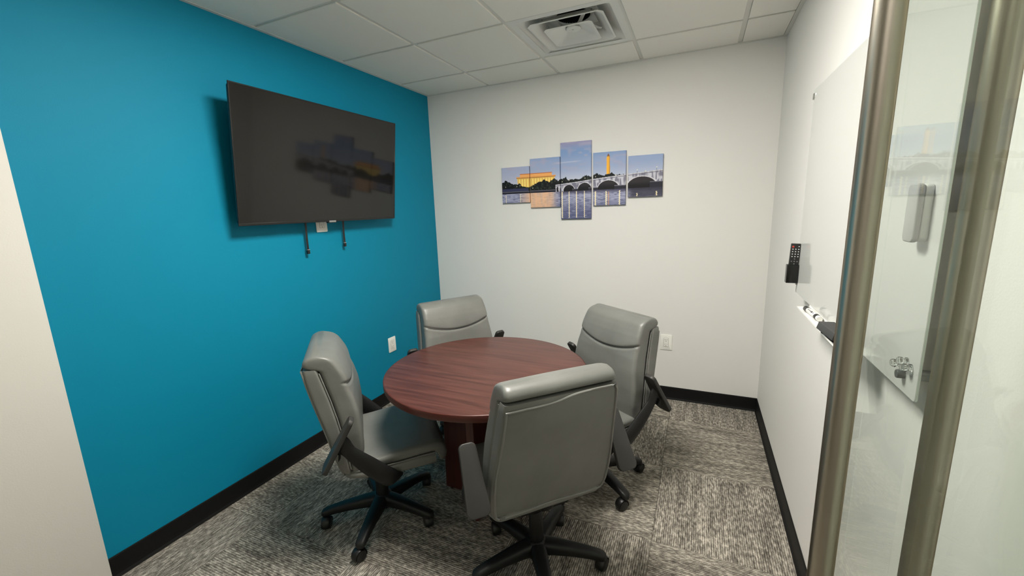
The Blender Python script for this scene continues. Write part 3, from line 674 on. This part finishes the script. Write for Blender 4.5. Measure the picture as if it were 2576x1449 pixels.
def tray():
    y0, y1, x0, x1, z = 1.073, 1.631, XB - 0.042, XB - 0.0006, 1.124
    t = empty('marker_tray', (x1, (y0 + y1) / 2, z - 0.006)); tag(t, 'narrow white marker tray at the bottom of the glass board', 'tray')
    w = (y1 - y0) / 2; d = x1 - x0
    box('tray_floor', -d, 0, -w, w, 0.0, 0.003, M_TRAY, t, bev=0.0006, seg=1)
    box('tray_lip', -d, -d + 0.002, -w, w, 0.003, 0.006, M_TRAY, t, bev=0.0006, seg=1)
    box('tray_back', -0.002, 0, -w, w, 0.003, 0.012, M_TRAY, t, bev=0.0006, seg=1)
    for s in (-w + 0.001, w - 0.001): box('tray_end', -d + 0.002, -0.002, s - 0.001, s + 0.001, 0.003, 0.006, M_TRAY, t)
    zf = z - 0.006 + 0.003
    mk = empty('whiteboard_marker', (XB - 0.022, 1.502, zf + 0.0095), math.radians(3)); tag(mk, 'white dry erase marker with black cap lying in the tray', 'marker')
    def turned(nm, prof, m):
        me = lathe_me(nm, prof, 20, cap=False); me.transform(Matrix.Rotation(-math.pi / 2, 4, 'X')); return new_obj(nm, me, m, mk, 40)
    turned('marker_barrel', [(0.0005, -0.090), (0.0085, -0.090), (0.009, -0.088), (0.009, 0.036), (0.0085, 0.037)], M_MARKW)
    turned('marker_ring', [(0.0092, -0.074), (0.0096, -0.073), (0.0096, -0.052), (0.0092, -0.051)], M_MARKB)
    turned('marker_cap', [(0.0088, 0.036), (0.0097, 0.037), (0.0097, 0.066), (0.008, 0.070), (0.0005, 0.071)], M_MARKB)
    for k, (ya, yb) in enumerate(((-0.038, -0.031), (-0.026, -0.014), (-0.010, -0.002), (0.003, 0.010), (0.016, 0.022))):
        a = math.radians(35); me = box_me('barrel_print', -0.0016 - (0.0012 if k == 1 else 0), 0.0016 + (0.0012 if k == 1 else 0), ya, yb, 0.00895, 0.00915); o = new_obj('barrel_print', me, M_MARKB, mk); o.rotation_euler = (0, -a, 0)
    e = empty('felt_eraser', (XB - 0.025, 1.214, zf), math.radians(4)); tag(e, 'dark grey felt eraser block lying in the marker tray', 'eraser')
    me = prism_me('eraser_body', [(-0.027, 0.014), (-0.021, 0.036), (0.020, 0.036), (0.022, 0.014)], -0.065, 0.065, bev=0.002, seg=2); me.transform(Matrix(((1, 0, 0, 0), (0, 0, 1, 0), (0, 1, 0, 0), (0, 0, 0, 1))))
    o = new_obj('eraser_body', me, M_FELT, e, 40)
    box('eraser_pad', -0.014, 0.021, -0.064, 0.064, 0.0003, 0.0145, M_FELT2, e, bev=0.001, seg=1)
tray()

# ------------------------------------------------------------------ round table
TC = (1.309, 1.529); TR = 0.502; TZ = 0.745
def table():
    t = empty('round_table', (TC[0], TC[1], 0)); tag(t, 'round mahogany laminate meeting table between the four grey chairs', 'table')
    top = new_obj('table_top', lathe_me('table_top', [(0.0005, TZ - 0.031), (TR - 0.004, TZ - 0.031), (TR - 0.004, TZ - 0.0005), (TR - 0.0045, TZ), (0.0005, TZ)], 128, cap=False), M_WOOD, t, 30)
    new_obj('edge_band', lathe_me('edge_band', [(TR - 0.005, TZ - 0.0312), (TR - 0.001, TZ - 0.0312), (TR, TZ - 0.029), (TR, TZ - 0.003), (TR - 0.0012, TZ - 0.0004), (TR - 0.004, TZ + 0.0002)], 128, cap=False), M_EDGE, top, 60)
    # crossed panel base, tapering to the floor
    def panel(nm, ang, half, hb):
        th = 0.021
        me = prism_me(nm, [(-hb, 0.012), (hb - 0.055, 0.012), (half - 0.055, TZ - 0.045), (half - 0.055, TZ - 0.0315), (-half, TZ - 0.0315), (-half, TZ - 0.045)], -th, th, bev=0.0015, seg=1)
        me.transform(Matrix(((1, 0, 0, 0), (0, 0, 1, 0), (0, 1, 0, 0), (0, 0, 0, 1)))); me.transform(Matrix.Rotation(ang, 4, 'Z'))
        return new_obj(nm, me, M_WOODV, t, 30)
    panel('base_panel', 0.0, 0.262, 0.278)
    for s in (1, -1):
        th = 0.021
        me = prism_me('cross_panel', [(0.0213, 0.012), (0.192, 0.012), (0.200, TZ - 0.045), (0.200, TZ - 0.0315), (0.0213, TZ - 0.0315)], -th, th, bev=0.0015, seg=1)
        me.transform(Matrix(((1, 0, 0, 0), (0, 0, 1, 0), (0, 1, 0, 0), (0, 0, 0, 1)))); me.transform(Matrix.Rotation(s * math.pi / 2, 4, 'Z')); new_obj('cross_panel', me, M_WOODV, t, 30)
    for x, y in ((0.20, 0), (-0.25, 0), (0, 0.17), (0, -0.17)):
        g = new_obj('glide', lathe_me('glide', [(0.0005, 0.0), (0.012, 0.0), (0.012, 0.013), (0.0005, 0.013)], 14, cap=False), M_PLASTIC, t); g.location = (x, y, 0)
table()

# ------------------------------------------------------------------ office chairs
def section(lo, hi, hw, r, ny, nt, bulge_hi, bulge_lo):
    """closed rounded rectangle in (y, t), same number of points for every ring"""
    h = (hi - lo) / 2; r = max(min(r, h * 0.98, hw * 0.9), 1e-4); pts = []
    nc = 6
    def b(y, k): return k * (1 - (y / hw) ** 2)
    for i in range(ny + 1):
        y = -(hw - r) + 2 * (hw - r) * i / ny; pts.append((y, hi + b(y, bulge_hi)))
    for i in range(1, nc + 1):
        a = math.pi / 2 * (1 - i / nc); pts.append((hw - r + r * math.cos(a), hi - r + r * math.sin(a)))
    for i in range(1, nt): pts.append((hw, hi - r - (hi - lo - 2 * r) * i / nt))
    for i in range(nc + 1):
        a = -math.pi / 2 * i / nc; pts.append((hw - r + r * math.cos(a), lo + r + r * math.sin(a)))
    for i in range(1, ny + 1):
        y = (hw - r) - 2 * (hw - r) * i / ny; pts.append((y, lo - b(y, bulge_lo)))
    for i in range(1, nc + 1):
        a = -math.pi / 2 - math.pi / 2 * i / nc; pts.append((-hw + r + r * math.cos(a), lo + r + r * math.sin(a)))
    for i in range(1, nt): pts.append((-hw, lo + r + (hi - lo - 2 * r) * i / nt))
    for i in range(nc):
        a = math.pi - math.pi / 2 * i / nc; pts.append((-hw + r + r * math.cos(a), hi - r + r * math.sin(a)))
    return pts
def pad_mesh(name, stations, M_, axis, r, bulge_hi=0.0, bulge_lo=0.0, ny=28, nt=2, warp=None):
    """stations: (p, lo, hi, hw); axis 'z' -> p is z and thickness is x; axis 'x' -> p is x and thickness is z"""
    S = np.array(stations, float); seg = np.r_[0, np.cumsum(np.hypot(np.diff(S[:, 0]), 0.5 * np.diff((S[:, 1] + S[:, 2]) / 2) + 0.5 * np.diff(S[:, 3])) + 1e-4)]
    u = np.linspace(0, seg[-1], M_); P = np.stack([np.interp(u, seg, S[:, k]) for k in range(4)], 1)
    for _ in range(3):
        Q = P.copy(); Q[1:-1] = (P[:-2] + 2 * P[1:-1] + P[2:]) / 4; P = Q
    v, f, K = [], [], None
    for p, lo, hi, hw in P:
        ring = section(lo, hi, hw, r, ny, nt, bulge_hi, bulge_lo); K = len(ring)
        for y, t in ring:
            q = (t, y, p) if axis == 'z' else (p, y, t)
            if warp: q = warp(q, (lo, hi, hw))
            v.append(q)
    for i in range(M_ - 1):
        for k in range(K):
            j = (k + 1) % K; f.append((i * K + k, i * K + j, (i + 1) * K + j, (i + 1) * K + k))
    f.append(tuple(range(K))); f.append(tuple((M_ - 1) * K + k for k in range(K)))
    return me_from(name, v, f)

# back profile: z, rear s, front s, half width
BK = [(0.402, -0.128, -0.085, 0.214), (0.408, -0.146, -0.075, 0.232), (0.45, -0.160, -0.068, 0.241), (0.52, -0.176, -0.062, 0.246), (0.60, -0.193, -0.064, 0.244), (0.68, -0.213, -0.070, 0.236), (0.76, -0.234, -0.082, 0.228), (0.84, -0.252, -0.106, 0.222), (0.90, -0.262, -0.128, 0.218), (0.93, -0.262, -0.142, 0.216), (0.948, -0.250, -0.165, 0.213), (0.955, -0.230, -0.195, 0.206)]
def bk(z): a = np.array(BK); return [float(np.interp(z, a[:, 0], a[:, k])) for k in (1, 2, 3)]
ZR = 0.904           # where the rolled top begins on the rear
def seam_z(y, hw): return 0.784 + 0.044 * min(1.0, (y / hw) ** 2)
def warp_cushion(q, s):
    x, y, z = q; lo, hi, hw = s
    if x > (lo + hi) / 2:
        zs = seam_z(y, hw); d = z - zs
        x -= 0.008 * math.exp(-(d / 0.0065) ** 2)
        x += 0.010 * (1 / (1 + math.exp(-d / 0.012))) * max(0.0, min(1.0, (0.95 - z) / 0.08))
        x += 0.010 * (y / hw) ** 2 * max(0, min(1, (z - 0.45) / 0.1)) * max(0, min(1, (0.80 - z) / 0.1))
    return (x, y, z)
cush = []
for z, r_, f_, hw in BK:
    mid = f_ - 0.55 * (f_ - r_)
    k = max(0.0, min(1.0, (z - (ZR - 0.012)) / 0.02))
    cush.append((z, mid * (1 - k) + r_ * k, f_, hw * (1 - 0.0) if z > 0.42 else hw * 0.98))
cz = sorted(set([c[0] for c in cush] + [0.885, 0.892, 0.899, 0.907, 0.914]))
def cushion_at(z):
    r_, f_, hw = bk(z); mid = f_ - 0.55 * (f_ - r_); k = max(0.0, min(1.0, (z - (ZR - 0.010)) / 0.018)); k = k * k * (3 - 2 * k)
    return (z, mid * (1 - k) + (r_ + 0.002) * k, f_, hw)
def shell_at(z, top=ZR + 0.006):
    r_, f_, hw = bk(z); mid = f_ - 0.56 * (f_ - r_) - 0.001; e = max(0.0, (z - (top - 0.03)) / 0.03)
    return (z, r_ + 0.006 * e * e, mid - 0.003 * e, (hw + 0.004) * (1 - 0.03 * e * e))
ME = {}
ME['back_cushion'] = pad_mesh('back_cushion', [cushion_at(z) for z in cz], 130, 'z', 0.020, bulge_hi=0.006, warp=warp_cushion, ny=30, nt=3)
shz = [0.402, 0.408, 0.45, 0.52, 0.60, 0.68, 0.76, 0.82, 0.86, 0.892, 0.902]
ME['back_shell'] = pad_mesh('back_shell', [shell_at(z) for z in shz], 60, 'z', 0.013, bulge_lo=0.004, ny=24, nt=3)
# piping round the rear panel: a closed loop, its top run dips in an S
def rear_pipe():
    pts = []
    zt = 0.891
    for z in np.linspace(0.418, zt - 0.012, 26): r_, f_, hw = bk(z); pts.append((r_ - 0.0008, (hw - 0.006), z))
    r_, f_, hw = bk(zt)
    for y in np.linspace(hw - 0.016, -hw + 0.016, 32):
        k = y / hw; z = zt + 0.010 * math.tanh(-k * 5) - 0.002; rr = bk(z)[0]; pts.append((rr - 0.0035, y, z))
    for z in np.linspace(zt - 0.012, 0.418, 26): r_, f_, hw = bk(z); pts.append((r_ - 0.0008, -(hw - 0.006), z))
    hw = bk(0.42)[2]
    for y in np.linspace(-hw + 0.018, hw - 0.018, 20): pts.append((bk(0.41)[0] - 0.002, y, 0.409 + 0.003 * math.cos(y / hw * math.pi * 1.5)))
    return sweep_me('rear_piping', pts, 0.0044, 8, closed=True, up=(0, 1, 0.3))
ME['rear_piping'] = rear_pipe()
def side_pipe(s):
    pts = []
    for z in np.linspace(0.44, 0.885, 40):
        r_, f_, hw = bk(z); mid = f_ - 0.555 * (f_ - r_); pts.append((mid, s * (hw - 0.0015), z))
    return sweep_me('side_piping', pts, 0.0030, 8, up=(0, 1, 0))
ME['side_piping+'] = side_pipe(1); ME['side_piping-'] = side_pipe(-1)
sp = []
for y in np.linspace(-0.200, 0.200, 40):
    z = seam_z(y, 0.226); r_, f_, hw = bk(z); sp.append((f_ + 0.006 * (1 - (y / hw) ** 2) - 0.0008, y, z))
ME['head_seam'] = sweep_me('head_seam', sp, 0.0016, 6, up=(0, 0, 1))

# seat: x, bottom, top, half width
ST = [(-0.150, 0.395, 0.432, 0.20), (-0.140, 0.385, 0.446, 0.222), (-0.08, 0.378, 0.455, 0.238), (0.0, 0.376, 0.458, 0.247), (0.10, 0.374, 0.470, 0.249), (0.19, 0.372, 0.476, 0.243), (0.25, 0.368, 0.472, 0.234), (0.284, 0.364, 0.458, 0.225), (0.300, 0.366, 0.438, 0.214), (0.308, 0.380, 0.415, 0.198)]
def stt(x): a = np.array(ST); return [float(np.interp(x, a[:, 0], a[:, k])) for k in (1, 2, 3)]
XR = 0.262
def seat_top(x):
    lo, hi, hw = stt(x); mid = hi - 0.45 * (hi - lo); k = max(0.0, min(1.0, (x - (XR - 0.008)) / 0.018)); k = k * k * (3 - 2 * k)
    return (x, mid * (1 - k) + (lo + 0.002) * k, hi, hw)
def seat_low(x):
    lo, hi, hw = stt(x); mid = hi - 0.455 * (hi - lo) - 0.001; e = max(0.0, (x - (XR - 0.035)) / 0.035)
    return (x, lo + 0.004 * e * e, mid - 0.003 * e * e, (hw + 0.004) * (1 - 0.02 * e * e))
sx_ = sorted(set([s[0] for s in ST] + [0.240, 0.25, 0.258, 0.266, 0.275]))
def warp_seat(q, s):
    x, y, z = q; lo, hi, hw = s
    if z > (lo + hi) / 2: z += 0.006 * (y / hw) ** 2 * max(0, min(1, (0.2 - x) / 0.15))
    return (x, y, z)
ME['seat_cushion'] = pad_mesh('seat_cushion', [seat_top(x) for x in sx_], 80, 'x', 0.020, bulge_hi=0.004, warp=warp_seat, ny=28, nt=3)
ME['seat_base'] = pad_mesh('seat_base', [seat_low(x) for x in [-0.150, -0.140, -0.08, 0.0, 0.10, 0.19, 0.22, 0.24, 0.250]], 50, 'x', 0.018, bulge_lo=0.0, ny=22, nt=3)
def seat_pipe(s):
    pts = []
    for x in np.linspace(-0.13, 0.245, 34):
        lo, hi, hw = stt(x); pts.append((x, s * (hw - 0.001), hi - 0.452 * (hi - lo)))
    return sweep_me('seat_piping', pts, 0.0030, 8, up=(0, 1, 0))
ME['seat_piping+'] = seat_pipe(1); ME['seat_piping-'] = seat_pipe(-1)

# arm: pad tilted back, post sweeping down to the seat mechanism (right = -1, left = +1)
PU, PL, LAT = (-0.089, 0.707), (-0.215, 0.497), 0.308
def arm_meshes(s):
    up = Vector((PU[0], 0, PU[1])); lo = Vector((PL[0], 0, PL[1])); c = (up + lo) / 2; ax = (up - lo).normalized(); L = (up - lo).length / 2
    nrm = Vector((-ax.z, 0, ax.x))                    # top of the pad looks backwards
    prof = []
    def w(t): return 0.030 + 0.012 * (1 - t) / 2 if t < 1 else 0.030
    n = 8
    pts = []
    for i in range(n + 1): a = -math.pi / 2 + math.pi / 2 * i / n; pts.append((L - 0.018 + 0.018 * math.cos(math.pi / 2 - math.pi / 2 * i / n), -(0.031 - 0.018) - 0.018 * math.sin(math.pi / 2 - math.pi / 2 * i / n)) )
    pts = []
    def corner(cx, cy, r, a0):
        for i in range(n + 1): a = math.radians(a0 + 90 * i / n); pts.append((cx + r * math.cos(a), cy + r * math.sin(a)))
    corner(L - 0.020, 0.032 - 0.020, 0.020, 0); corner(-L + 0.022, 0.042 - 0.022, 0.022, 90); corner(-L + 0.022, -0.042 + 0.022, 0.022, 180); corner(L - 0.020, -0.032 + 0.020, 0.020, 270)
    me = prism_me('arm_pad', pts, -0.010, 0.010, bev=0.004, seg=3)
    Mx = Matrix((ax, Vector((0, 1, 0)), nrm)).transposed().to_4x4(); Mx.translation = Vector((c.x, s * LAT, c.z)); me.transform(Mx)
    base = c - nrm * 0.010
    P = [(0.045, s * 0.10, 0.352), (0.060, s * 0.20, 0.350), (0.055, s * 0.262, 0.362), (0.020, s * 0.290, 0.405), (-0.045, s * 0.302, 0.480), (-0.105, s * LAT, 0.552), (base.x + 0.012, s * LAT, base.z - 0.006), (base.x - 0.004, s * LAT, base.z)]
    cp = catmull(P, 6); N = len(cp); rad = [0.034 + 0.010 * max(0, 1 - abs(i / N - 0.40) / 0.3) - 0.006 * max(0, 1 - abs(i / N - 0.72) / 0.15) + (0.045 * max(0, (i / N - 0.78) / 0.22) ** 2) for i in range(N)]
    post = sweep_me('arm_post', [tuple(p) for p in cp], rad, 16, flat=0.42, up=(0, s, 0.0001))
    # keep the post below the pad's top
    for v in post.vertices:
        d = (Vector((v.co.x, 0, v.co.z)) - c).dot(nrm)
        if d > -0.004 and v.co.z > 0.5: v.co -= nrm * (d + 0.004)
    return me, post
for s, k in ((1, '+'), (-1, '-')):
    ME['arm_pad' + k], ME['arm_post' + k] = arm_meshes(s)

# under-seat mechanism, gas lift, base
ME['tilt_mechanism'] = box_me('tilt_mechanism', -0.10, 0.12, -0.11, 0.11, 0.335, 0.378, bev=0.012, seg=3)
ME['back_bracket'] = sweep_me('back_bracket', [(-0.06, 0, 0.350), (-0.10, 0, 0.352), (-0.118, 0, 0.385), (-0.105, 0, 0.44)], [0.035, 0.035, 0.034, 0.030], 12, flat=0.4, up=(0, 0, 1))
ME['gas_lift'] = lathe_me('gas_lift', [(0.0005, 0.05), (0.028, 0.05), (0.031, 0.11), (0.0305, 0.20), (0.029, 0.262), (0.022, 0.270), (0.016, 0.271), (0.016, 0.338), (0.0005, 0.338)], 28, cap=False)
ME['lever'] = sweep_me('lever', [(0.02, -0.09, 0.350), (0.022, -0.17, 0.346), (0.022, -0.205, 0.338), (0.022, -0.240, 0.332)], [0.005, 0.005, 0.010, 0.012], 10, flat=0.5)
ME['base_hub'] = lathe_me('base_hub', [(0.031, 0.062), (0.050, 0.066), (0.055, 0.085), (0.050, 0.112), (0.042, 0.128), (0.032, 0.132)], 30, cap=False)
def leg_mesh():
    v, f = [], []
    prof = [(0.035, 0.098, 0.036, 0.032), (0.08, 0.099, 0.033, 0.028), (0.16, 0.094, 0.028, 0.023), (0.23, 0.086, 0.0245, 0.020), (0.268, 0.079, 0.0235, 0.018), (0.287, 0.075, 0.020, 0.015), (0.296, 0.072, 0.009, 0.008)]
    n = 16
    for x, z, w, h in prof:
        for k in range(n):
            a = 2 * math.pi * (k + 0.5) / n; c, s = math.cos(a), math.sin(a); e = 0.62
            v.append((x, w * math.copysign(abs(c) ** e, c), z + h * math.copysign(abs(s) ** e, s)))
    for i in range(len(prof) - 1):
        for k in range(n): j = (k + 1) % n; f.append((i * n + k, i * n + j, (i + 1) * n + j, (i + 1) * n + k))
    f.append(tuple(range(n))); f.append(tuple((len(prof) - 1) * n + k for k in range(n)))
    return me_from('base_leg', v, f)
ME['base_leg'] = leg_mesh()
def caster_meshes():
    w = lathe_me('wheel', [(0.004, -0.0085), (0.020, -0.0085), (0.0255, -0.006), (0.0265, 0), (0.0255, 0.006), (0.020, 0.0085), (0.004, 0.0085)], 28)
    w.transform(Matrix.Rotation(math.pi / 2, 4, 'X'))
    hood = []
    for a in np.linspace(-20, 200, 18):
        hood.append((0.030 * math.cos(math.radians(a)) * 0.98, 0, 0.0265 + 0.030 * math.sin(math.radians(a))))
    h = sweep_me('caster_hood', hood, 0.0045, 8, flat=1.0, up=(0, 1, 0))
    for v in h.vertices: v.co.y *= 4.2
    st = lathe_me('caster_stem', [(0.0075, 0.028), (0.0075, 0.064)], 14)
    return w, h, st
ME['wheel'], ME['caster_hood'], ME['caster_stem'] = caster_meshes()
mats = dict(back_cushion=M_LEATHER, back_shell=M_LEATHER, rear_piping=M_PIPING, head_seam=M_SEAM, seat_cushion=M_LEATHER, seat_base=M_LEATHER, tilt_mechanism=M_PLASTIC, back_bracket=M_PLASTIC, gas_lift=M_PLASTIC, lever=M_PLASTIC, base_hub=M_PLASTIC, base_leg=M_PLASTIC, wheel=M_CASTER, caster_hood=M_CASTER, caster_stem=M_CASTER)
for k, me in ME.items():
    b = k.rstrip('+-')
    me.materials.append(mats.get(b, {'side_piping': M_PIPING, 'seat_piping': M_PIPING, 'arm_pad': M_PADTOP, 'arm_post': M_PLASTIC}.get(b, M_PLASTIC)))
    shade(me, 60 if b in ('back_cushion', 'back_shell', 'seat_cushion', 'seat_base') else 45)

def chair(x, y, ang, phase, swivels, label):
    t = empty('office_chair', (x, y, 0), ang); tag(t, label, 'chair', 'grey leather chairs round the table')
    bc = new_obj('back_cushion', ME['back_cushion'], None, t); new_obj('head_seam', ME['head_seam'], None, bc)
    bs = new_obj('back_shell', ME['back_shell'], None, t); new_obj('rear_piping', ME['rear_piping'], None, bs)
    sc = new_obj('seat_cushion', ME['seat_cushion'], None, t); sb = new_obj('seat_base', ME['seat_base'], None, t)
    for k in '+-':
        new_obj('side_piping', ME['side_piping' + k], None, bs); new_obj('seat_piping', ME['seat_piping' + k], None, sb)
        ap = new_obj('arm_post', ME['arm_post' + k], None, t); tag(ap, 'black plastic arm post'); pd = new_obj('arm_pad', ME['arm_pad' + k], None, ap); tag(pd, 'black arm pad tipped up and back')
    for k in ('tilt_mechanism', 'back_bracket', 'gas_lift', 'lever', 'base_hub'): new_obj(k, ME[k], None, t)
    for i in range(5):
        lg = new_obj('base_leg', ME['base_leg'], None, t); lg.rotation_euler = (0, 0, math.radians(phase + 72 * i) - ang)
        sw = math.radians(swivels[i]); c, s = math.cos(sw), math.sin(sw); px, py = 0.270 + 0.016 * c, 0.016 * s
        st = new_obj('caster_stem', ME['caster_stem'], None, lg); st.location = (0.270, 0, 0)
        hd = new_obj('caster_hood', ME['caster_hood'], None, lg); hd.location = (px, py, 0.001); hd.rotation_euler = (0, 0, sw)
        for d in (-0.0125, 0.0125):
            w = new_obj('wheel', ME['wheel'], None, lg); w.location = (px - s * d, py + c * d, 0.0265); w.rotation_euler = (0, 0, sw)
chair(1.678, 1.225, 2.382, 14, (60, 200, 150, 20, 100), 'grey leather office chair with its back to the doorway, beside the glass door')
chair(0.845, 1.215, 0.775, 2, (140, 40, 200, 80, -30), 'grey leather office chair standing below the television, its back to the teal wall')
chair(1.766, 1.886, -2.201, 32, (30, -60, 100, 10, -90), 'grey leather office chair in front of the pale back wall outlet')
chair(0.953, 1.929, -0.586, 20, (30, 70, 120, -20, 160), 'grey leather office chair in the corner of teal and pale walls behind the table')
